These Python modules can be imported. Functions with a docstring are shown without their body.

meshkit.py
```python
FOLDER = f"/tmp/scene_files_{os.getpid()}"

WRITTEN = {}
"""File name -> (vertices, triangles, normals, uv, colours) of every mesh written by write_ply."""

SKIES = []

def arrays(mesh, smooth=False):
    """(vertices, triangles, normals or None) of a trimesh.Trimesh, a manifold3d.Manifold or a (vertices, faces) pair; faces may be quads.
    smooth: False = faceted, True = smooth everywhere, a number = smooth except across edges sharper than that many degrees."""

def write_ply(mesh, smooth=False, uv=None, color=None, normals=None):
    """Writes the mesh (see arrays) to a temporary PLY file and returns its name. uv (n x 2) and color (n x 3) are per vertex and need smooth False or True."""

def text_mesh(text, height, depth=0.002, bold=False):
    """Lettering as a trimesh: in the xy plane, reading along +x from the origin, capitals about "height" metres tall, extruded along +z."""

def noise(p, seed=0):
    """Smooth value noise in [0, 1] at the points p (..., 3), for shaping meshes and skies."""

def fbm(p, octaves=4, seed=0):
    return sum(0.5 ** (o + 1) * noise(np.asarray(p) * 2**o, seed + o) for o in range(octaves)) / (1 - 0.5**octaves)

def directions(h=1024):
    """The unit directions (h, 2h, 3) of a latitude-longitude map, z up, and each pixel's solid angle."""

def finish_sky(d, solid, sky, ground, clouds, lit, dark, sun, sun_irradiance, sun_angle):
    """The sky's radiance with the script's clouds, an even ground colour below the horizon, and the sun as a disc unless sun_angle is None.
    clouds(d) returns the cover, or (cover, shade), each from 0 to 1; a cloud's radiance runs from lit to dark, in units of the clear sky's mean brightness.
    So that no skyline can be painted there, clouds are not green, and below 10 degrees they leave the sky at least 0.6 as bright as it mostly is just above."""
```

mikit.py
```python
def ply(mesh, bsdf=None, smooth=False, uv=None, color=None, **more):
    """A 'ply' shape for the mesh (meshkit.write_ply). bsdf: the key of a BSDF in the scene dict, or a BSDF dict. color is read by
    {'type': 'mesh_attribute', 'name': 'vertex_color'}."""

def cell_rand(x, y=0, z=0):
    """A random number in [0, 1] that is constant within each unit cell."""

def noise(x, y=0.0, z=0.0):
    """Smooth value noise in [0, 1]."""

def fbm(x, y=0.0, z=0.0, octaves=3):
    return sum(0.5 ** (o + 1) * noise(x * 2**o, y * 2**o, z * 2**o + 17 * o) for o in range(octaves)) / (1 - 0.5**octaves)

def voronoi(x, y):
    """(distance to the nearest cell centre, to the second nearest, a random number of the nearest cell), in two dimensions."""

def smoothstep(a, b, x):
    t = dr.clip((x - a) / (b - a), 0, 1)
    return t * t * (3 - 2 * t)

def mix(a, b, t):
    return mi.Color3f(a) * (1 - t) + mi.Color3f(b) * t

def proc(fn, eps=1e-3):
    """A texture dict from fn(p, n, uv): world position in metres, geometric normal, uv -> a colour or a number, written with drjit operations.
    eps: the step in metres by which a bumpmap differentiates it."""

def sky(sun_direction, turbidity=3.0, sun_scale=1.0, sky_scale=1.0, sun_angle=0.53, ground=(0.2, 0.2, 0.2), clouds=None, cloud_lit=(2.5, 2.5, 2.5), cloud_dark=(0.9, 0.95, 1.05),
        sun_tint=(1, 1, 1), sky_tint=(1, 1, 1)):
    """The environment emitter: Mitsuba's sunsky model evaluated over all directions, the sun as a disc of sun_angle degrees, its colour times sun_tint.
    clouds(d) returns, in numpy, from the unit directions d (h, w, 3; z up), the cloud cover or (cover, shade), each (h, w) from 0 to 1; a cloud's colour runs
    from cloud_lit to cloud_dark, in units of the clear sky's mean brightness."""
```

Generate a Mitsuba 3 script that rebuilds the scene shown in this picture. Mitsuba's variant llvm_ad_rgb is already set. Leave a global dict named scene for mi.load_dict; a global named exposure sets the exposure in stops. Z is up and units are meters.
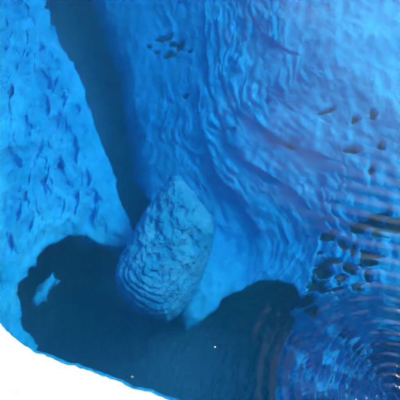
import math
import numpy as np, trimesh, manifold3d, mitsuba as mi, mikit, meshkit
import drjit as dr
from scipy.ndimage import gaussian_filter, map_coordinates
from mikit import ply, proc
T = mi.ScalarTransform4f
scene, labels = {}, {}

# ---------------------------------------------------------------- camera, sky, exposure
scene['camera'] = {'type': 'perspective', 'fov': 48.0, 'fov_axis': 'x', 'near_clip': 0.05, 'far_clip': 5000.0,
                   'to_world': T().look_at(origin=[0, 0, 1.6], target=[0, 0.34202, 1.6 - 0.93969], up=[0, 1, 0])}
SUN = (0.80, 0.35, 0.62)
def added_cloud(d):
    """A bright cloud bank added for its sheen on the water, and thin wisps elsewhere."""
    f = meshkit.fbm(d * [2.2, 2.2, 4.0] + 5, 5, 3)
    g = meshkit.fbm(d * [6.0, 6.0, 9.0] + 2, 4, 8)
    a = d @ np.array([0.60, 0.65, 0.46])
    bank = np.clip((a - 0.72 + 0.30 * (f - 0.5)) / 0.22, 0, 1)
    return np.clip((f - 0.47) * 2.4, 0, 1) * 0.08 + 0.9 * bank * bank * (3 - 2 * bank) * np.clip(0.75 + (g - 0.5) * 1.2, 0, 1)
scene['sky'] = mikit.sky(SUN, turbidity=3, sun_angle=34, clouds=added_cloud, cloud_lit=(9.5, 11.5, 11.8))
exposure = 2.72

# ---------------------------------------------------------------- materials
def reg(name, d):
    scene[name] = d
    return name

def snow_color(p, n, uv):
    g = mikit.fbm(p.x * 60, p.y * 60, p.z * 60)
    big = mikit.fbm(p.x * 3, p.y * 3, 0)
    c = mikit.mix((0.80, 0.84, 0.88), (0.90, 0.91, 0.92), big)
    return mikit.mix(c, (0.16, 0.26, 0.34), mikit.smoothstep(0.74, 0.80, g) * 0.8)

def snow_bump(p, n, uv):
    return 0.004 * mikit.fbm(p.x * 90, p.y * 90, p.z * 90) + 0.006 * mikit.fbm(p.x * 25, p.y * 25, p.z * 25)

reg('snow', {'type': 'twosided', 'b': {'type': 'bumpmap', 'arbitrary': proc(snow_bump), 'scale': 1.0,
    'b': {'type': 'diffuse', 'reflectance': proc(snow_color)}}})

def ice_mat(name, a, b, spot, bump_scale, k=9.0):
    def col(p, n, uv):
        f = mikit.fbm(p.x * k, p.y * k, p.z * k, octaves=4)
        g = mikit.fbm(p.x * k * 5 + 9, p.y * k * 5, p.z * k * 5)
        c = mikit.mix(a, b, mikit.smoothstep(0.3, 0.7, f))
        return mikit.mix(c, spot, mikit.smoothstep(0.58, 0.78, g) * 0.5)
    def bump(p, n, uv):
        return bump_scale * (mikit.fbm(p.x * 40, p.y * 40, p.z * 40) + 0.35 * mikit.fbm(p.x * 130, p.y * 130, p.z * 130))
    return reg(name, {'type': 'twosided', 'b': {'type': 'bumpmap', 'arbitrary': proc(bump), 'scale': 1.0,
        'b': {'type': 'diffuse', 'reflectance': proc(col)}}})

ice_mat('blue_ice', (0.007, 0.31, 0.65), (0.022, 0.42, 0.77), (0.003, 0.20, 0.50), 0.008)
ice_mat('block_ice', (0.008, 0.24, 0.52), (0.030, 0.32, 0.60), (0.003, 0.12, 0.32), 0.014, 14.0)

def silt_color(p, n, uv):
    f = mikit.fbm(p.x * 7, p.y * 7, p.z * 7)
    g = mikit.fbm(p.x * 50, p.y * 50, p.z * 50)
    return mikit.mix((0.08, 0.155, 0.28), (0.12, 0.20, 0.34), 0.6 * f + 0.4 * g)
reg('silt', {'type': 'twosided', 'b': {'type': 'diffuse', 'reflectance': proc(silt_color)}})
def grit_color(p, n, uv):
    g = mikit.fbm(p.x * 90, p.y * 90, p.z * 90)
    return mikit.mix((0.015, 0.065, 0.11), (0.035, 0.105, 0.155), g)
reg('grit', {'type': 'twosided', 'b': {'type': 'diffuse', 'reflectance': proc(grit_color)}})

# ---------------------------------------------------------------- shape helpers
def seg_distance(P, poly, closed=True):
    """Distance to a polyline, with sign by even-odd when closed (positive inside)."""
    poly = np.asarray(poly, float)
    a, b = (poly, np.roll(poly, -1, 0)) if closed else (poly[:-1], poly[1:])
    best, inside = np.full(len(P), 9e9), np.zeros(len(P), bool)
    for p, q in zip(a, b):
        e = q - p
        t = np.clip(((P - p) @ e) / (e @ e), 0, 1)
        best = np.minimum(best, ((P - p - t[:, None] * e) ** 2).sum(1))
        if closed:
            c = (p[1] > P[:, 1]) != (q[1] > P[:, 1])
            xs = p[0] + (P[:, 1] - p[1]) * (q[0] - p[0]) / (q[1] - p[1] if q[1] != p[1] else 1e-12)
            inside ^= c & (P[:, 0] < xs)
    d = np.sqrt(best)
    return np.where(inside, d, -d) if closed else d

def side_of(P, line):
    """Distance to an open polyline, positive on its right-hand side when walked downwards from first to last."""
    line = np.asarray(line, float)
    best, sign = np.full(len(P), 9e9), np.ones(len(P))
    for p, q in zip(line[:-1], line[1:]):
        e = q - p
        t = np.clip(((P - p) @ e) / (e @ e), 0, 1)
        w = P - p - t[:, None] * e
        d = (w ** 2).sum(1)
        s = np.sign(e[0] * (P[:, 1] - p[1]) - e[1] * (P[:, 0] - p[0]))
        sign = np.where(d < best, s, sign)
        best = np.minimum(best, d)
    return sign * np.sqrt(best)

def sstep(a, b, x):
    t = np.clip((x - a) / (b - a), 0, 1)
    return t * t * (3 - 2 * t)

def nz(x, y, k, seed=0, octaves=4):
    return meshkit.fbm(np.stack([x * k, y * k, np.full_like(x, 3.7 + seed)], -1), octaves, seed) - 0.5

def scallops(x, y, k, seed=0, warp=0.35, w=0.75):
    """Cusped melt scallops: 0 in a hollow, 1 on the ridges between hollows."""
    X = x * k + warp * 2 * nz(x, y, k * 0.7, seed + 5)
    Y = y * k * 0.7 + warp * 2 * nz(x, y, k * 0.7, seed + 9)
    ix, iy = np.floor(X), np.floor(Y)
    f1, f2 = np.full_like(X, 9.0), np.full_like(X, 9.0)
    for a in (-1, 0, 1):
        for b in (-1, 0, 1):
            cx, cy = ix + a, iy + b
            r1 = np.modf(np.abs(np.sin(cx * 127.1 + cy * 311.7 + seed * 17.3) * 43758.5453))[0]
            r2 = np.modf(np.abs(np.sin(cx * 269.5 + cy * 183.3 + seed * 7.1) * 43758.5453))[0]
            d = np.hypot(cx + r1 - X, cy + r2 - Y)
            f2 = np.where(d < f1, f1, np.minimum(f2, d))
            f1 = np.minimum(f1, d)
    return 1 - sstep(-0.15, w, f2 - f1)

def grid(x0, x1, y0, y1, h):
    xs, ys = np.arange(x0, x1 + h / 2, h), np.arange(y0, y1 + h / 2, h)
    return np.meshgrid(xs, ys)

def quads(ny, nx):
    i, j = np.meshgrid(np.arange(ny - 1), np.arange(nx - 1), indexing='ij')
    a = i * nx + j
    return np.stack([a, a + 1, a + nx + 1, a + nx], -1).reshape(-1, 4)

def tris(q):
    return np.vstack([q[:, [0, 1, 2]], q[:, [0, 2, 3]]])

def clean(v, f):
    m = trimesh.Trimesh(v, f, process=False)
    m.remove_unreferenced_vertices()
    return m

def ledge_mesh(X, Y, poly, zfun, jag, seed, drop=1.3, tuck=0.35, band=0.05):
    """An ice mass seen from above: its top follows zfun(x, y, s), s the distance in from its edge; past the edge the face falls and tucks back under."""
    P = np.stack([X.ravel(), Y.ravel()], 1)
    s = seg_distance(P, poly).reshape(X.shape)
    s = s + jag * (nz(X, Y, 14, seed, 4)) * 2 + jag * 2.2 * nz(X, Y, 5, seed + 1, 2) + jag * 0.8 * nz(X, Y, 50, seed + 3, 3)
    h = X[0, 1] - X[0, 0]
    soft = gaussian_filter(s, 4)
    gy, gx = np.gradient(soft, h)
    g = np.hypot(gx, gy) + 1e-6
    gx, gy = gx / g, gy / g
    out = np.clip(-s, 0, band) / band
    Xe, Ye = X + gx * np.maximum(-s, 0), Y + gy * np.maximum(-s, 0)
    Z = zfun(Xe, Ye, np.maximum(s, 0))
    Z = Z - drop * out ** 1.3
    ok, room = np.zeros_like(X), np.ones(X.shape, bool)                      # how far the face can tuck back before it would come out on the mass's other side
    for b in np.arange(0.02, tuck * drop + 0.02, 0.02):
        at = [(Ye + gy * b - Y[0, 0]) / h, (Xe + gx * b - X[0, 0]) / h]
        room &= map_coordinates(soft, at, order=1, mode='nearest') > 0.35 * b - 0.02
        ok = np.where(room, b, ok)
    ok = gaussian_filter(ok, 3)
    back = np.minimum(tuck * drop, 0.9 * ok) * out
    V = np.stack([Xe + gx * back, Ye + gy * back, Z], -1).reshape(-1, 3)
    q = quads(*X.shape)
    keep = (s.ravel() > -band * 1.02)[q].all(1)
    return clean(V, tris(q[keep]))

# ---------------------------------------------------------------- the glacier surface round the pool
OUT = np.array([(-0.80, 0.26), (-0.687, 0.118), (-0.63, 0.075), (-0.575, 0.046), (-0.469, 0.005), (-0.298, -0.051), (-0.114, -0.112),
                (0.06, -0.17), (0.28, -0.24), (0.52, -0.27), (0.80, -0.22), (1.04, -0.02), (1.20, 0.35), (1.32, 0.8), (1.38, 1.4), (1.30, 2.0),
                (1.0, 2.4), (0.5, 2.62), (0.0, 2.66), (-0.6, 2.5), (-1.0, 2.2), (-1.18, 1.7), (-1.12, 1.1), (-0.98, 0.6)])

def smooth_loop(pts, n):
    from scipy.interpolate import splprep, splev
    p = np.vstack([pts, pts[:1]])
    tck, _ = splprep(p.T, s=0, per=True)
    return np.array(splev(np.linspace(0, 1, n, endpoint=False), tck)).T

SHORE = smooth_loop(OUT, 1800)
def glacier(lo, hi):
    c = np.array([0.1, 1.15])
    tan = np.roll(SHORE, -1, 0) - np.roll(SHORE, 1, 0)
    nor = np.stack([tan[:, 1], -tan[:, 0]], 1)
    nor /= np.linalg.norm(nor, axis=1, keepdims=True)
    nor = np.where(((SHORE - c) * nor).sum(1, keepdims=True) < 0, -nor, nor)
    rad = (SHORE - c) / np.linalg.norm(SHORE - c, axis=1, keepdims=True)
    prof = [(0.75, -2.1), (0.72, -1.6), (0.62, -1.0), (0.42, -0.6), (0.20, -0.3), (0.08, -0.16), (0.02, -0.10), (-0.006, -0.065), (-0.010, -0.045), (-0.010, -0.028), (-0.008, -0.014),
            (-0.004, -0.004), (0, 0.002), (0.003, 0.005), (0.007, 0.007), (0.012, 0.009), (0.018, 0.011), (0.026, 0.014), (0.036, 0.018), (0.048, 0.022), (0.062, 0.027), (0.08, 0.034),
            (0.10, 0.045), (0.12, 0.048), (0.15, 0.052), (0.18, 0.056), (0.22, 0.060), (0.27, 0.066), (0.33, 0.072), (0.42, 0.08), (0.55, 0.09), (0.75, 0.10), (1.0, 0.12), (1.4, 0.14), (2, 0.16), (3, 0.2),
            (5, 0.3), (8, 0.4), (14, 0.6), (25, 1), (60, 2), (200, 3), (800, 4), (3000, 4)]
    V = []
    for d, z in prof:
        b = min(max(d, 0) / 0.6, 1)
        dirn = nor * (1 - b) + rad * b
        p = SHORE + dirn * d
        x, y = p[:, 0], p[:, 1]
        near = 1 if d < 1 else 0
        e = 0.012 * nz(x, y, 18, 1) * 2 + 0.010 * nz(x, y, 70, 2)
        p = p + dirn * (e * np.exp(-abs(d) * 3))[:, None]
        zz = z + np.full(len(p), 0.0)
        if d > 0.004 and d < 1.2:
            zz = zz + np.maximum(-0.8 * z, min(d, 0.05) / 0.05 * (0.012 * nz(x, y, 16, 3) + 0.004 * nz(x, y, 70, 4)))
        elif d >= 1.2:
            zz = zz + min(d, 3) * 0.06 * nz(x, y, 0.7, 6) * (d < 30)
            zz = np.maximum(zz, 0.06)
        V.append(np.column_stack([p, zz]))
    V = V[lo:hi]
    prof = prof[lo:hi]
    n = len(SHORE)
    F = []
    i = np.arange(n)
    for k in range(len(prof) - 1):
        F.append(np.stack([k * n + i, k * n + (i + 1) % n, (k + 1) * n + (i + 1) % n, (k + 1) * n + i], 1))
    return clean(np.vstack(V), tris(np.vstack(F)))
scene['ground'] = ply(glacier(11, None), 'snow', smooth=True)
scene['pool_wall'] = ply(glacier(0, 12), 'blue_ice', smooth=True)
labels['pool_wall'] = {'kind': 'structure', 'label': 'undercut blue ice wall below the white rim'}
labels['ground'] = {'kind': 'structure', 'label': 'white snow and ice rim of the glacier around the blue pool'}

# ---------------------------------------------------------------- the floor of the deep shaft
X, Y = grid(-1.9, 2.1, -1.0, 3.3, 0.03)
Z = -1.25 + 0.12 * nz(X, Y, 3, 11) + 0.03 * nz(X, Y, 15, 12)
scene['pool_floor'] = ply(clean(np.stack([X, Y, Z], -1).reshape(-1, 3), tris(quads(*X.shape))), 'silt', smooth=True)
labels['pool_floor'] = {'kind': 'structure', 'label': 'dark silt floor at the bottom of the deep shaft'}

# ---------------------------------------------------------------- left ice wall
LEFT = [(-0.9, 2.1), (-0.851, 1.892), (-0.729, 1.608), (-0.624, 1.395), (-0.566, 1.232), (-0.502, 1.085), (-0.441, 0.95), (-0.383, 0.765), (-0.336, 0.646), (-0.312, 0.531), (-0.358, 0.495),
        (-0.417, 0.526), (-0.473, 0.517), (-0.528, 0.539), (-0.587, 0.525), (-0.644, 0.48), (-0.68, 0.43), (-0.70, 0.37), (-0.725, 0.30), (-0.722, 0.22), (-0.683, 0.129), (-0.627, 0.07), (-0.58, -0.40),
        (-1.0, -0.5), (-1.6, -0.2), (-1.7, 2.6), (-1.0, 2.9)]
CREVASSE = [(-0.851, 1.892), (-0.729, 1.608), (-0.624, 1.395), (-0.566, 1.232), (-0.502, 1.085), (-0.441, 0.95), (-0.383, 0.765), (-0.336, 0.646), (-0.312, 0.531), (-0.22, 0.25), (-0.15, 0.0)]
def left_z(x, y, s):
    u = np.abs(side_of(np.stack([x.ravel(), y.ravel()], 1), CREVASSE)).reshape(x.shape)
    d = 0.57 - 0.32 * sstep(0.0, 0.60, u) - 0.08 * sstep(0.45, 0.8, u) - 0.05 * nz(x, y, 2.5, 25)
    wav = nz(x * 2.2, y, 7, 27, 3)
    wav2 = nz(x * 2.0, y, 15, 28, 3)
    d = d - 0.012 * (1 - np.clip(np.abs(wav2) * 6, 0, 1)) * sstep(0.02, 0.2, s)
    d = d - 0.030 * (1 - np.clip(np.abs(wav) * 6, 0, 1)) * sstep(0.01, 0.12, s)
    d = d - 0.05 * nz(x, y, 4, 21)
    d = d - 0.085 * (scallops(x * 1.5, y * 0.9, 9, 2, w=1.2) - 0.6) * (0.3 + 0.7 * sstep(0.01, 0.10, s)) - 0.032 * (scallops(x * 1.5, y * 0.9, 19, 4, w=1.2) - 0.6) * sstep(0.01, 0.1, s)
    d = d + 0.03 * (1 - np.sqrt(np.clip(1 - (1 - np.clip(s / 0.03, 0, 1)) ** 2, 0, 1)))
    return -d
X, Y = grid(-1.45, -0.2, -0.45, 2.6, 0.005)
scene['ice_wall'] = ply(ledge_mesh(X, Y, LEFT, left_z, 0.024, 31, drop=0.55, tuck=0.65), 'blue_ice', smooth=True)
labels['ice_wall'] = {'kind': 'structure', 'label': 'pale blue scalloped ice wall under water left of the dark crevasse'}

# ---------------------------------------------------------------- melt pits in the shelf: centre and half axes
rng = np.random.default_rng(7)
SPOTS = [(0.748, 0.572, 0.050, 0.034), (0.850, 0.545, 0.085, 0.040), (0.690, 0.570, 0.028, 0.018), (0.790, 0.600, 0.030, 0.016), (0.585, 0.545, 0.036, 0.017), (0.635, 0.497, 0.018, 0.028), (0.668, 0.470, 0.012, 0.032),
         (0.725, 0.430, 0.042, 0.026), (0.575, 0.425, 0.050, 0.018), (0.548, 0.385, 0.040, 0.026), (0.645, 0.385, 0.020, 0.024), (0.515, 0.320, 0.044, 0.028), (0.585, 0.298, 0.038, 0.017), (0.705, 0.335, 0.015, 0.028), (0.470, 0.262, 0.036, 0.018),
         (0.610, 0.345, 0.024, 0.014), (0.500, 0.225, 0.030, 0.016), (0.660, 0.300, 0.022, 0.011), (0.690, 0.400, 0.015, 0.012), (0.560, 0.615, 0.012, 0.012), (0.600, 0.690, 0.034, 0.009), (0.545, 0.470, 0.016, 0.010),
         (0.683, 0.905, 0.032, 0.013), (0.585, 1.093, 0.036, 0.011), (0.438, 0.975, 0.022, 0.018), (0.164, 1.096, 0.014, 0.016), (0.70, 1.03, 0.018, 0.013), (0.77, 1.04, 0.013, 0.022), (0.80, 0.90, 0.014, 0.018), (0.76, 0.80, 0.012, 0.020), (0.330, 1.200, 0.013, 0.015),
         (-0.206, 1.775, 0.050, 0.020), (-0.250, 1.693, 0.018, 0.016), (-0.175, 1.660, 0.034, 0.024), (-0.110, 1.702, 0.020, 0.036), (-0.296, 1.738, 0.016, 0.011), (-0.055, 1.639, 0.014, 0.013), (-0.155, 1.722, 0.022, 0.015), (-0.078, 1.36, 0.018, 0.014)]
WOB = [(rng.uniform(0.05, 0.22), rng.uniform(0, 6.28), rng.uniform(0.03, 0.14), rng.uniform(0, 6.28), rng.uniform(0.06, 0.14), rng.uniform(0, 6.28), rng.uniform(-0.25, 0.25)) for _ in SPOTS]
def wobble(i, a):
    w = WOB[i]
    return 1 + w[0] * np.cos(2 * a + w[1]) + w[2] * np.cos(3 * a + w[3]) + w[4] * np.cos(5 * a + w[5]) + 0.9 * w[4] * np.cos(8 * a + 3 * w[1]) + 0.6 * w[4] * np.cos(13 * a + 2 * w[3])
def pits(x, y):
    """How deep the melt pits round the dark grit sink into the shelf."""
    out = np.zeros_like(x)
    for i, (cx, cy, rx, ry) in enumerate(SPOTS):
        m = (np.abs(x - cx) < 0.2) & (np.abs(y - cy) < 0.2)
        if not m.any():
            continue
        c, sn = math.cos(WOB[i][6]), math.sin(WOB[i][6])
        dx, dy = x[m] - cx, y[m] - cy
        u, v = (c * dx + sn * dy) / rx, (-sn * dx + c * dy) / ry
        r = np.hypot(u, v) / wobble(i, np.arctan2(v, u))
        out[m] = np.maximum(out[m], min(0.05 if cy < 1.3 else 0.02, 1.8 * min(rx, ry)) * (1 - sstep(0.80, 1.15, r)))
    return out
# ---------------------------------------------------------------- right ice shelf
RIGHT = [(-0.8, 2.5), (-0.712, 2.259), (-0.619, 1.969), (-0.521, 1.727), (-0.46, 1.46), (-0.419, 1.206), (-0.376, 0.994), (-0.303, 0.848), (-0.235, 0.70), (-0.20, 0.55), (-0.17, 0.42), (-0.12, 0.25),
         (-0.063, 0.129), (-0.034, 0.154), (0.021, 0.183), (0.064, 0.216), (0.095, 0.267), (0.157, 0.301), (0.211, 0.344), (0.291, 0.366), (0.374, 0.362), (0.433, 0.326), (0.446, 0.275),
         (0.442, 0.240), (0.420, 0.214), (0.428, 0.192), (0.408, 0.160), (0.412, 0.128), (0.384, 0.108), (0.388, 0.078), (0.358, 0.055), (0.362, 0.012), (0.344, -0.02), (0.356, -0.08), (0.334, -0.138), (0.336, -0.4), (1.9, -0.4), (1.9, 3.0), (-0.8, 3.0)]
LEDGE = [(0.10, 2.4), (0.12, 1.8), (0.12, 1.2), (0.20, 1.05), (0.33, 0.9), (0.45, 0.75), (0.53, 0.56), (0.50, 0.38), (0.42, 0.30)]
def right_z(x, y, s):
    P = np.stack([x.ravel(), y.ravel()], 1)
    q = side_of(P, LEDGE).reshape(x.shape)
    q = -q if RIGHT_SIGN < 0 else q
    q = q + 0.10 * nz(x, y, 3.5, 41) + 0.03 * nz(x, y, 12, 42)
    d = np.interp(q, [-0.6, -0.38, -0.25, -0.12, 0.0, 0.12, 0.27, 0.5, 0.8], [0.86, 0.82, 0.75, 0.66, 0.57, 0.46, 0.33, 0.17, 0.08])
    t = d / 0.035                                                                                   # melt terraces: flat treads with a short scarp
    fl = np.floor(t)
    fr = t - fl
    stepd = (fl + np.where(fr < 0.75, 0.45 * fr / 0.75, 0.45 + 0.55 * (fr - 0.75) / 0.25)) * 0.035
    w = 0.40 * sstep(-0.30, -0.12, q) * (1 - 0.6 * sstep(0.2, 0.45, q)) * sstep(0.35, 0.6, nz(x, y, 5, 47) + 0.5 + 0.1)
    d = d * (1 - w) + stepd * w
    r = np.hypot((x - 0.0) / 0.17, (y - 0.30) / 0.26)
    d = d - np.maximum(d - 0.58, 0) * np.exp(-r ** 4)
    edge = np.exp(-s / 0.06) * sstep(0.75, 1.0, y)
    wr = nz(q * 4.0 + 0.15 * nz(x, y, 6, 48) * 4, (x - y) * 0.8, 7, 49, 3)                              # fine wrinkles along the ledges
    d = d + 0.014 * (1 - np.clip(np.abs(wr) * 5, 0, 1)) * sstep(-0.45, -0.25, q) * (0.4 + 1.2 * sstep(-0.1, 0.15, nz(x, y, 4, 50))) * sstep(0.55, 0.15, q)
    low = sstep(0.32, 0.02, y) * sstep(0.10, 0.40, x)                                                  # lumpy broken ice under the ripple rings
    d = d + low * (0.50 + 0.9 * nz(x, y, 9, 45, 3))
    d = d + 0.20 * edge + 0.02 * np.exp(-s / 0.012)
    d = d - 0.03 * nz(x, y, 6, 43) - 0.010 * (scallops(x, y, 14, 8) - 0.6) - 0.006 * nz(x, y, 30, 44)
    return -d - pits(x, y)
RIGHT_SIGN = 1
RIGHT_SIGN = 1 if side_of(np.array([[1.0, 1.5]]), LEDGE)[0] > 0 else -1
X, Y = grid(-0.85, 1.75, -0.36, 2.9, 0.006)
scene['ice_shelf'] = ply(ledge_mesh(X, Y, RIGHT, right_z, 0.022, 35, drop=1.0), 'blue_ice', smooth=True)
labels['ice_shelf'] = {'kind': 'structure', 'label': 'blue ice shelf stepping down from the bright right side into the pool'}

def shelf_at(x, y):
    x, y = np.atleast_1d(np.asarray(x, float)), np.atleast_1d(np.asarray(y, float))
    return right_z(x, y, np.maximum(seg_distance(np.stack([x, y], 1), RIGHT), 0))

LEDGES = [
    ([(0.243, 1.926), (0.266, 1.69), (0.326, 1.549), (0.41, 1.431), (0.498, 1.361), (0.63, 1.309)], 0.022, 'highest ice ledge of the shelf, curving across its bright upper part'),
    ([(0.076, 1.979), (0.088, 1.625), (0.111, 1.386), (0.152, 1.216), (0.266, 1.106), (0.358, 1.025), (0.449, 0.962), (0.552, 0.895), (0.635, 0.839), (0.696, 0.764)], 0.036, 'longest ice ledge with a crisp wavy lip, reaching far right across the shelf'),
    ([(0.011, 2.031), (0.026, 1.608), (0.051, 1.309), (0.109, 1.128), (0.157, 1.03), (0.241, 0.913), (0.357, 0.835), (0.469, 0.734), (0.541, 0.641), (0.563, 0.527), (0.541, 0.426)], 0.036, 'ice ledge that curves down to the group of dark grit patches'),
    ([(-0.016, 1.547), (-0.005, 1.246), (0.026, 1.075), (0.08, 0.9), (0.196, 0.752), (0.274, 0.626), (0.311, 0.503), (0.321, 0.418)], 0.034, 'lowest and deepest blue ice ledge, nearest the pointed block')]
for i, (curve, thick, text) in enumerate(LEDGES):
    c = np.array(curve)
    far = c + np.array([0.26, 0.22]) * np.linspace(0.7, 1.0, len(c))[:, None]
    tip0, tip1 = (c[0] + far[0]) / 2 + [0, 0.1], (c[-1] + far[-1]) / 2 + [0.06, -0.04]
    outline = np.vstack([c, [tip1], far[::-1], [tip0]])
    lo, hi = outline.min(0) - 0.1, outline.max(0) + 0.1
    X, Y = grid(lo[0], hi[0], lo[1], hi[1], 0.005)
    def ledge_z(x, y, s):
        b = seg_distance(np.stack([x.ravel(), y.ravel()], 1), c, closed=False).reshape(x.shape)
        ends = [np.hypot(x - e[0], y - e[1]) for e in (c[0], c[-1])]
        fade = sstep(0.03, 0.25, ends[0]) * sstep(0.03, 0.25, ends[1])
        rise = thick * fade * (1 + 1.2 * nz(x, y, 7, 70 + i)) * (1 - b / 0.15) - 0.03 * (1 - fade)
        round_ = 0.012 * (1 - np.sqrt(np.clip(1 - (1 - np.clip(b / 0.012, 0, 1)) ** 2, 0, 1)))
        return right_z(x, y, np.full_like(x, 0.5)) + np.where(b < 0.15, rise, -0.05) - round_
    key = 'ice_ledge' + ('_%03d' % i if i else '')
    scene[key] = ply(ledge_mesh(X, Y, outline, ledge_z, 0.016, 80 + i, drop=0.11, tuck=0.20, band=0.03), 'blue_ice', smooth=True)
    labels[key] = {'label': text, 'category': 'ice ledge'}

# ---------------------------------------------------------------- the pale knob in the shaft's left corner
KNOB_TOP = -0.5
KNOB = np.array([(-0.650, 0.385), (-0.628, 0.345), (-0.640, 0.300), (-0.655, 0.270), (-0.695, 0.228), (-0.722, 0.238), (-0.725, 0.262), (-0.700, 0.322)])
X, Y = grid(-0.85, -0.58, 0.15, 0.45, 0.004)
scene['ice_lump'] = ply(ledge_mesh(X, Y, KNOB, lambda x, y, s: -0.47 + 0.02 * nz(x, y, 20, 91) - 0.03 * (1 - np.clip(s / 0.03, 0, 1)) ** 2, 0.008, 92, drop=0.12, tuck=0.9, band=0.03), 'blue_ice', smooth=True)
labels['ice_lump'] = {'label': 'small bright blue ice lump in the lower left corner of the dark shaft', 'category': 'ice lump'}

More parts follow.
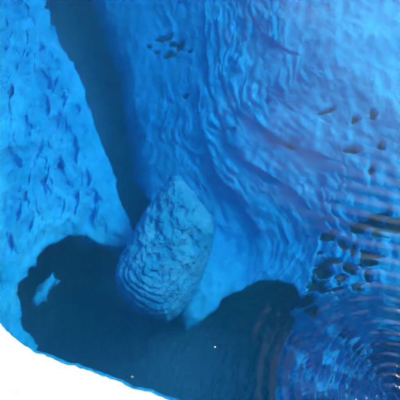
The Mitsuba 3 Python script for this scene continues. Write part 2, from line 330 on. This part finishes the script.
# ---------------------------------------------------------------- the ice block wedged over the shaft
BLOCK = [(-0.132, 0.788), (-0.097, 0.792), (-0.057, 0.759), (0.0, 0.685), (0.056, 0.608), (0.064, 0.52), (0.038, 0.422), (0.002, 0.331), (-0.035, 0.252), (-0.092, 0.19), (-0.134, 0.161),
         (-0.205, 0.173), (-0.278, 0.207), (-0.337, 0.262), (-0.366, 0.338), (-0.344, 0.442), (-0.295, 0.528), (-0.256, 0.608), (-0.216, 0.671), (-0.174, 0.736)]
def ice_block():
    X, Y = grid(-0.42, 0.12, 0.10, 0.85, 0.0035)
    P = np.stack([X.ravel(), Y.ravel()], 1)
    s = seg_distance(P, BLOCK).reshape(X.shape)
    s = s + 0.030 * nz(X, Y, 11, 51) + 0.012 * nz(X, Y, 36, 52)
    h = 0.0035
    gy, gx = np.gradient(s, h)
    g = np.hypot(gx, gy) + 1e-6
    q = quads(*X.shape)
    inside = s.ravel() > 0
    keep = inside[q].any(1)
    out = np.minimum(s, 0)
    Xp, Yp = X - gx / g * out, Y - gy / g * out
    sp = np.maximum(s, 0)
    dome = 0.17 * np.sqrt(np.clip(1 - (1 - np.clip(sp / 0.16, 0, 1)) ** 2, 0, 1))
    front = sstep(0.42, 0.20, Yp + 0.35 * Xp)                                     # layered lower end
    lay = (sp + 0.12 * nz(X, Y, 6, 53, 3) + 0.012 * nz(X, Y, 30, 57)) / 0.026
    saw = (np.floor(lay) + sstep(0.0, 0.35, lay - np.floor(lay))) * 0.026
    dome = dome + front * 0.55 * (saw - sp - 0.12 * nz(X, Y, 6, 53, 3) - 0.012 * nz(X, Y, 30, 57))
    fac = 0.045 * (scallops(X, Y, 11, 12, 0.5, 1.4) - 0.6) + 0.022 * (scallops(X, Y, 27, 13, 0.5, 1.4) - 0.6) + 0.030 * nz(X, Y, 12, 54) + 0.018 * nz(X, Y, 45, 55)
    top = -0.45 + 0.06 * sstep(0.2, 0.75, Yp) + dome + fac * (1 - 0.6 * front) * sstep(0, 0.03, sp)
    bot = -0.45 - 0.02 - 0.9 * sp ** 0.8 + 0.03 * nz(X, Y, 14, 56)
    bot = np.where(sp <= 0, top, np.minimum(bot, top - 0.01))
    n = X.size
    V = np.vstack([np.stack([Xp, Yp, top], -1).reshape(-1, 3), np.stack([Xp, Yp, bot], -1).reshape(-1, 3)])
    f = tris(q[keep])
    return clean(V, np.vstack([f, f[:, ::-1] + n]))
scene['ice_block'] = ply(ice_block(), 'block_ice', smooth=True)
labels['ice_block'] = {'label': 'pointed pale blue ice block with layered lower end standing over the dark shaft', 'category': 'ice block'}

# ---------------------------------------------------------------- dark grit on the floors of small melt pits
SPOT_LABELS = dict(enumerate([
    'lobed dark grit patch just left of the widest one at the right edge', 'widest dark grit patch, cut by the right edge of the picture', 'small round dark grit patch just left of the lobed one',
    'narrow dark grit patch right above the lobed one', 'oval dark grit patch at the upper left end of the lower right group', 'upright dark grit patch just below right of the oval one at the upper left',
    'slim upright dark grit patch between the oval one and the solid one below the widest', 'solid dark grit patch just below the two widest ones', 'long flat dark grit patch at the left middle of the group',
    'broad dark grit patch right below the long flat one', 'roundish dark grit patch right of the broad one in the middle of the group', 'broad dark grit patch just above the upper right corner of the dark shaft',
    'flat dark grit patch right of the broad one above the shaft corner', 'slim upright dark grit patch at the far lower right of the group', 'dark grit patch touching the right edge of the dark shaft',
    'small dark grit patch in the middle between two flat ones in the lower group', 'lowest dark grit patch of the group, beside the right edge of the shaft', 'small flat dark grit patch near the lower right end of the group',
    'small dark grit patch right below the solid one', 'small round dark grit patch alone above the oval one', 'thin dark grit streak above the whole group on the right shelf', 'small dark grit patch above the long flat one at the left middle',
    'thick short grit streak in the bright water well above the widest patch', 'thin dark grit streak alone on the bright upper right shelf', 'dark grit speck at the lip of the longest ledge', 'single dark grit speck on the ledges at the upper middle',
    'left one of two dark grit specks near the right edge in the upper right', 'right one of two dark grit specks near the right edge in the upper right', 'dark grit speck near the right edge, right of the thick short streak',
    'lowest dark grit speck near the right edge, above the widest patch', 'dark grit speck between the highest ledge and the longest ledge',
    'topmost wide grit bit of the smudge at the upper middle', 'left round grit bit of the smudge at the upper middle', 'lowest wide grit bit of the smudge at the upper middle', 'tall grit bit at the right side of the upper smudge',
    'leftmost tiny grit bit of the upper smudge', 'rightmost tiny grit bit just outside the upper smudge', 'middle grit bit in the heart of the upper smudge', 'lone tiny grit bit halfway between the upper smudge and the ice block tip']))
def patch_mesh(k, cx, cy, rx, ry):
    n, rings = 32, 7
    a = np.arange(n) * 2 * np.pi / n
    c, sn = math.cos(WOB[k][6]), math.sin(WOB[k][6])
    V = [[cx, cy, shelf_at(cx, cy)[0] + 0.004]]
    for j in range(1, rings + 1):
        f = 1.02 * j / rings
        u, v = rx * wobble(k, a) * f * np.cos(a), ry * wobble(k, a) * f * np.sin(a)
        x, y = cx + c * u - sn * v, cy + sn * u + c * v
        V += np.column_stack([x, y, shelf_at(x, y) + 0.005 + 0.003 * nz(x, y, 60, 3) - 0.010 * (j == rings)]).tolist()
    F = [[0, 1 + i, 1 + (i + 1) % n] for i in range(n)]
    for k in range(rings - 1):
        for i in range(n):
            a0, a1 = 1 + k * n + i, 1 + k * n + (i + 1) % n
            F += [[a0, a0 + n, a1 + n], [a0, a1 + n, a1]]
    return trimesh.Trimesh(V, F, process=False)
for i, sp in enumerate(SPOTS):
    key = 'grit_patch' + ('_%03d' % i if i else '')
    scene[key] = ply(patch_mesh(i, *sp), 'grit', smooth=True)
    labels[key] = {'label': SPOT_LABELS.get(i, 'small dark grit patch among others on the lower right of the ice shelf' if i < 22 else 'tiny dark grit speck on the bright upper right of the ice shelf' if i < 31 else 'dark grit bit in the smudge at the upper middle of the pool'),
                   'category': 'grit patch', 'group': 'grit patches on the lower right shelf' if i < 22 else 'grit specks on the upper right shelf' if i < 31 else 'grit bits in the upper smudge'}

# ---------------------------------------------------------------- the water
def axis(a, b, lo, hi, h, coarse):
    return np.unique(np.concatenate([np.arange(lo, a, coarse), np.arange(a, b, h), np.arange(b, hi + 1e-6, coarse), [hi]]).round(6))
def water():
    xs, ys = axis(-0.98, 0.98, -1.5, 1.75, 0.0035, 0.02), axis(-0.2, 1.65, -0.6, 3.0, 0.0035, 0.02)
    X, Y = np.meshgrid(xs, ys)
    h = 0.0050 * nz(X, Y, 5, 61, 3) + 0.0020 * nz(X, Y, 14, 62, 2)
    left = sstep(-0.35, -0.85, X)
    h = h + left * 0.0048 * (nz(X * 1.5, Y, 16, 63, 2)) * 2
    r = np.hypot(X - 0.63, Y + 0.11)
    ang = np.arctan2(Y + 0.11, X - 0.63)
    h = h + 0.0028 * (0.65 + 2.0 * nz(ang * 0.8, r, 7, 66, 3)) * np.sin(r * 2 * np.pi / (0.028 + 0.02 * r) + 5 * nz(X, Y, 7, 64, 3)) * np.exp(-(r / 0.37) ** 2) * sstep(0.0, 0.04, r)
    h = h + 0.0011 * np.sin((Y * 1.0 + 0.25 * X) * 2 * np.pi / 0.055 + 4 * nz(X, Y, 5, 65, 2)) * np.exp(-(((X - 0.75) / 0.22) ** 2 + ((Y - 0.45) / 0.35) ** 2))
    r2 = np.hypot(X - 0.43, Y + 0.24)
    h = h + 0.0007 * (0.6 + 1.6 * nz(X, Y, 9, 67, 2)) * np.sin(r2 * 2 * np.pi / 0.024 + 6 * nz(X, Y, 8, 68, 3)) * np.exp(-(r2 / 0.30) ** 2)
    h = h + 0.0016 * nz(X, Y, 30, 69, 2) * np.exp(-(r / 0.35) ** 2)
    edge = np.zeros_like(X, bool)
    edge[0], edge[-1], edge[:, 0], edge[:, -1] = True, True, True, True
    h = np.where(edge, 0, h)
    ny, nx = X.shape
    V = np.stack([X, Y, h], -1).reshape(-1, 3)
    ring = np.concatenate([np.arange(nx), np.arange(1, ny) * nx + nx - 1, (ny - 1) * nx + np.arange(nx - 2, -1, -1), np.arange(ny - 2, 0, -1) * nx])
    low = V[ring] * [1, 1, 0] + [0, 0, -2.4]
    n, m = len(V), len(ring)
    V = np.vstack([V, low, [[0, 1, -2.4]]])
    i = np.arange(m)
    j = (i + 1) % m
    side = np.vstack([np.stack([ring[i], n + i, n + j], 1), np.stack([ring[i], n + j, ring[j]], 1)])
    bottom = np.stack([np.full(m, n + m), n + j, n + i], 1)
    top = tris(quads(ny, nx))
    N = np.zeros_like(V)
    return trimesh.Trimesh(V, np.vstack([top, side, bottom]), process=False)
scene['water_medium'] = {'type': 'homogeneous', 'albedo': {'type': 'rgb', 'value': [0.0, 0.29, 0.78]}, 'sigma_t': {'type': 'rgb', 'value': [0.25, 0.105, 0.050]}, 'scale': 4.0}
scene['water'] = ply(water(), {'type': 'roughdielectric', 'distribution': 'ggx', 'alpha': 0.008, 'int_ior': 1.33, 'ext_ior': 1.0}, smooth=30, interior={'type': 'ref', 'id': 'water_medium'})
labels['water'] = {'kind': 'structure', 'label': 'clear blue pool water with fine ripples'}

# ---------------------------------------------------------------- a small chip and a crumb afloat
def chip(x, y, r, seed):
    m = trimesh.creation.icosphere(2, r)
    v = m.vertices
    v = v * (1 + 0.5 * (meshkit.noise(v / r * 1.3 + seed * 7, seed) - 0.5))[:, None] * [1.2, 0.9, 0.6]
    return trimesh.Trimesh(v + [x, y, r * 0.15], m.faces, process=False)
scene['ice_chip'] = ply(chip(0.051, 0.0525, 0.003, 1), 'snow', smooth=True)
labels['ice_chip'] = {'label': 'tiny white ice chip floating over the dark shaft', 'category': 'ice chip'}
scene['crumb'] = ply(chip(-0.225, -0.042, 0.0045, 2), {'type': 'diffuse', 'reflectance': {'type': 'rgb', 'value': [0.10, 0.12, 0.10]}}, smooth=True)
labels['crumb'] = {'label': 'small yellowish crumb floating close to the white rim', 'category': 'crumb'}

# ---------------------------------------------------------------- the person bending over the pool on its lower right bank
def body_of(bones, fine=0.012, rounds=6):
    M = None
    for (a, ra), (b, rb) in bones:
        parts = []
        for p, r in ((a, ra), (b, rb)):
            parts.append(manifold3d.Manifold.sphere(r, 20).translate([float(x) for x in p]))
        hull = manifold3d.Manifold.batch_hull(parts)
        M = hull if M is None else M + hull
    M = M.refine_to_length(fine)
    m = M.to_mesh()
    t = trimesh.Trimesh(m.vert_properties[:, :3], m.tri_verts, process=True)
    trimesh.smoothing.filter_taubin(t, lamb=0.5, nu=0.53, iterations=rounds)
    return t

J = dict(hl=(0.56, -0.50, 0.90), hr=(0.76, -0.50, 0.90), kl=(0.54, -0.36, 0.50), kr=(0.79, -0.36, 0.50), al=(0.55, -0.46, 0.14), ar=(0.78, -0.45, 0.14),
         waist=(0.65, -0.40, 1.02), chest=(0.60, -0.12, 1.20), neck=(0.53, 0.06, 1.31), sl=(0.43, -0.04, 1.24), sr=(0.75, -0.04, 1.24),
         el=(0.41, 0.01, 0.98), wl=(0.50, -0.05, 0.76), er=(0.85, 0.06, 1.01), wr=(0.76, 0.15, 0.84))
J = {k: np.array(v) for k, v in J.items()}
def trunk(g):
    return [((J['hl'] + [0.03, 0, 0], 0.105 + g), (J['hr'] - [0.03, 0, 0], 0.105 + g)), ((J['hl'] + [0.04, 0, 0], 0.10 + g), (J['waist'] - [0.06, 0, 0], 0.09 + g)), ((J['hr'] - [0.04, 0, 0], 0.10 + g), (J['waist'] + [0.06, 0, 0], 0.09 + g)),
            ((J['waist'] - [0.06, 0, 0], 0.095 + g), (J['chest'] - [0.07, 0, 0], 0.11 + g)), ((J['waist'] + [0.06, 0, 0], 0.095 + g), (J['chest'] + [0.07, 0, 0], 0.11 + g)),
            ((J['chest'] - [0.07, 0, 0], 0.11 + g), (J['chest'] + [0.07, 0, 0], 0.11 + g)), ((J['chest'], 0.10 + g), (J['sl'], 0.060 + g)), ((J['chest'], 0.10 + g), (J['sr'], 0.060 + g)), ((J['sl'], 0.058 + g), (J['sr'], 0.058 + g))]
def legs(g, down):
    out = []
    for h, k, a in (('hl', 'kl', 'al'), ('hr', 'kr', 'ar')):
        out += [((J[h], 0.095 + g), (J[k], 0.06 + g)), ((J[k], 0.06 + g), (J[k] * 0.6 + J[a] * 0.4 + [0, -0.02, 0], 0.058 + g)), ((J[k] * 0.6 + J[a] * 0.4 + [0, -0.02, 0], 0.058 + g), (J[a], 0.042 + g))]
    return out
HEAD = np.array([0.47, 0.165, 1.375])
look = np.array([0.0, 0.80, -0.60]); look /= np.linalg.norm(look)
up = np.array([-0.10, 0.60, 0.79]); up = up - (up @ look) * look; up /= np.linalg.norm(up)
side = np.cross(look, up)
def hd(s_, u_, f_):
    return HEAD + side * s_ + up * u_ + look * f_
def hand(wrist, direction, palm_n, mirror):
    d = np.array(direction, float); d /= np.linalg.norm(d)
    n = np.array(palm_n, float); n = n - (n @ d) * d; n /= np.linalg.norm(n)
    w = np.cross(d, n) * mirror
    out = [((wrist, 0.026), (wrist + d * 0.035 + w * 0.015, 0.018)), ((wrist + d * 0.02 + w * 0.02, 0.017), (wrist + d * 0.085 + w * 0.032, 0.013)), ((wrist + d * 0.02 - w * 0.02, 0.017), (wrist + d * 0.08 - w * 0.030, 0.012)),
           ((wrist + d * 0.085 + w * 0.032, 0.013), (wrist + d * 0.08 - w * 0.030, 0.012))]
    for off, ln in ((0.034, 0.072), (0.012, 0.080), (-0.011, 0.075), (-0.033, 0.058)):
        a = wrist + d * 0.085 + w * off
        b = a + (d * 0.95 + n * 0.25) * ln * 0.45
        c = b + (d * 0.75 + n * 0.65) * ln * 0.32
        e = c + (d * 0.5 + n * 0.85) * ln * 0.25
        out += [((a, 0.0095), (b, 0.009)), ((b, 0.009), (c, 0.0082)), ((c, 0.0082), (e, 0.0072))]
    a = wrist + d * 0.03 + w * 0.028
    b = a + (d * 0.6 + w * 0.8) * 0.036
    c = b + (d * 0.85 + w * 0.35 + n * 0.3) * 0.030
    out += [((a, 0.014), (b, 0.0105)), ((b, 0.0105), (c, 0.0085))]
    return out
skin_bones = trunk(-0.004) + legs(-0.004, 0) + [
    ((J['chest'], 0.07), (J['neck'], 0.055)), ((J['neck'], 0.054), (hd(0, -0.04, -0.02), 0.056)),
    ((hd(0, 0.045, -0.025), 0.082), (hd(0, 0.03, 0.015), 0.078)), ((hd(0, 0.03, 0.01), 0.074), (hd(0, -0.075, 0.055), 0.034)), ((hd(0.03, -0.045, 0.02), 0.042), (hd(-0.03, -0.045, 0.02), 0.042)),
    ((hd(0, 0.012, 0.092), 0.010), (hd(0, -0.030, 0.108), 0.013)), ((hd(0.018, -0.062, 0.083), 0.009), (hd(-0.018, -0.062, 0.083), 0.009)),
    ((hd(0.078, 0.01, -0.01), 0.014), (hd(0.080, -0.03, -0.005), 0.012)), ((hd(-0.078, 0.01, -0.01), 0.014), (hd(-0.080, -0.03, -0.005), 0.012)),
    ((J['sl'], 0.052), (J['el'], 0.040)), ((J['el'], 0.040), (J['wl'], 0.026)), ((J['sr'], 0.052), (J['er'], 0.040)), ((J['er'], 0.040), (J['wr'], 0.026))]
skin_bones += hand(J['wl'], [0.35, -0.35, -0.85], [0, 1, -0.2], 1) + hand(J['wr'], [-0.55, 0.35, -0.75], [-0.5, -0.3, 0.2], -1)
reg('skin', {'type': 'principled', 'base_color': {'type': 'rgb', 'value': [0.76, 0.58, 0.49]}, 'roughness': 0.5, 'specular': 0.3})
def cloth_mat(name, a, b):
    def col(p, n, uv):
        return mikit.mix(a, b, mikit.fbm(p.x * 30, p.y * 30, p.z * 30))
    def bump(p, n, uv):
        return 0.012 * mikit.fbm(p.x * 14, p.y * 14, p.z * 20)
    reg(name, {'type': 'bumpmap', 'arbitrary': proc(bump), 'scale': 1.0, 'b': {'type': 'diffuse', 'reflectance': proc(col)}})
cloth_mat('jacket_cloth', (0.74, 0.72, 0.80), (0.82, 0.80, 0.87))
cloth_mat('trouser_cloth', (0.05, 0.06, 0.08), (0.08, 0.09, 0.11))
cloth_mat('boot_leather', (0.05, 0.035, 0.025), (0.09, 0.06, 0.04))
cloth_mat('hair', (0.06, 0.035, 0.02), (0.11, 0.07, 0.04))
scene['person__body'] = ply(body_of(skin_bones, 0.008, 4), 'skin', smooth=True)
scene['person__jacket'] = ply(body_of(trunk(0.014) + [((J['sl'], 0.068), (J['el'], 0.056)), ((J['sr'], 0.068), (J['er'], 0.056)), ((J['chest'], 0.09), (J['neck'] - [0, 0.03, 0.01], 0.068))]), 'jacket_cloth', smooth=True)
scene['person__trousers'] = ply(body_of([((a + np.array([0, 0, 0.0]), ra), (b, rb)) for (a, ra), (b, rb) in legs(0.016, 0)] + [((J['hl'] + [0.03, 0, 0], 0.116), (J['hr'] - [0.03, 0, 0], 0.116))]), 'trouser_cloth', smooth=True)
for i, a in enumerate(('al', 'ar')):
    p = J[a]
    gz = 0.105
    boot = [((p + [0, 0, 0.03], 0.066), (p - [0, 0.01, 0.0], 0.064)), ((np.array([p[0], p[1] - 0.03, gz + 0.045]), 0.045), (np.array([p[0], p[1] + 0.08, gz + 0.045]), 0.046)), ((np.array([p[0], p[1] + 0.08, gz + 0.042]), 0.046), (np.array([p[0], p[1] + 0.17, gz + 0.036]), 0.038)),
            ((p, 0.062), (np.array([p[0], p[1] + 0.05, gz + 0.05]), 0.045))]
    scene['person__boot' + ('_001' if i else '')] = ply(body_of(boot), 'boot_leather', smooth=True)
scene['person__hair'] = ply(body_of([((hd(0, 0.062, -0.045), 0.088), (hd(0, 0.075, 0.0), 0.076)), ((hd(0, 0.06, -0.05), 0.086), (hd(0, -0.03, -0.055), 0.070))]), 'hair', smooth=True)
for i, e in enumerate((0.031, -0.031)):
    m = trimesh.creation.icosphere(2, 0.0125)
    scene['person__eye' + ('_001' if i else '')] = ply(trimesh.Trimesh(m.vertices + hd(e, 0.005, 0.083), m.faces), {'type': 'plastic', 'diffuse_reflectance': {'type': 'rgb', 'value': [0.25, 0.22, 0.20]}}, smooth=True)
labels['person'] = {'label': 'person in a pale lilac grey jacket bending over the pool, mirrored at lower right', 'category': 'person'}
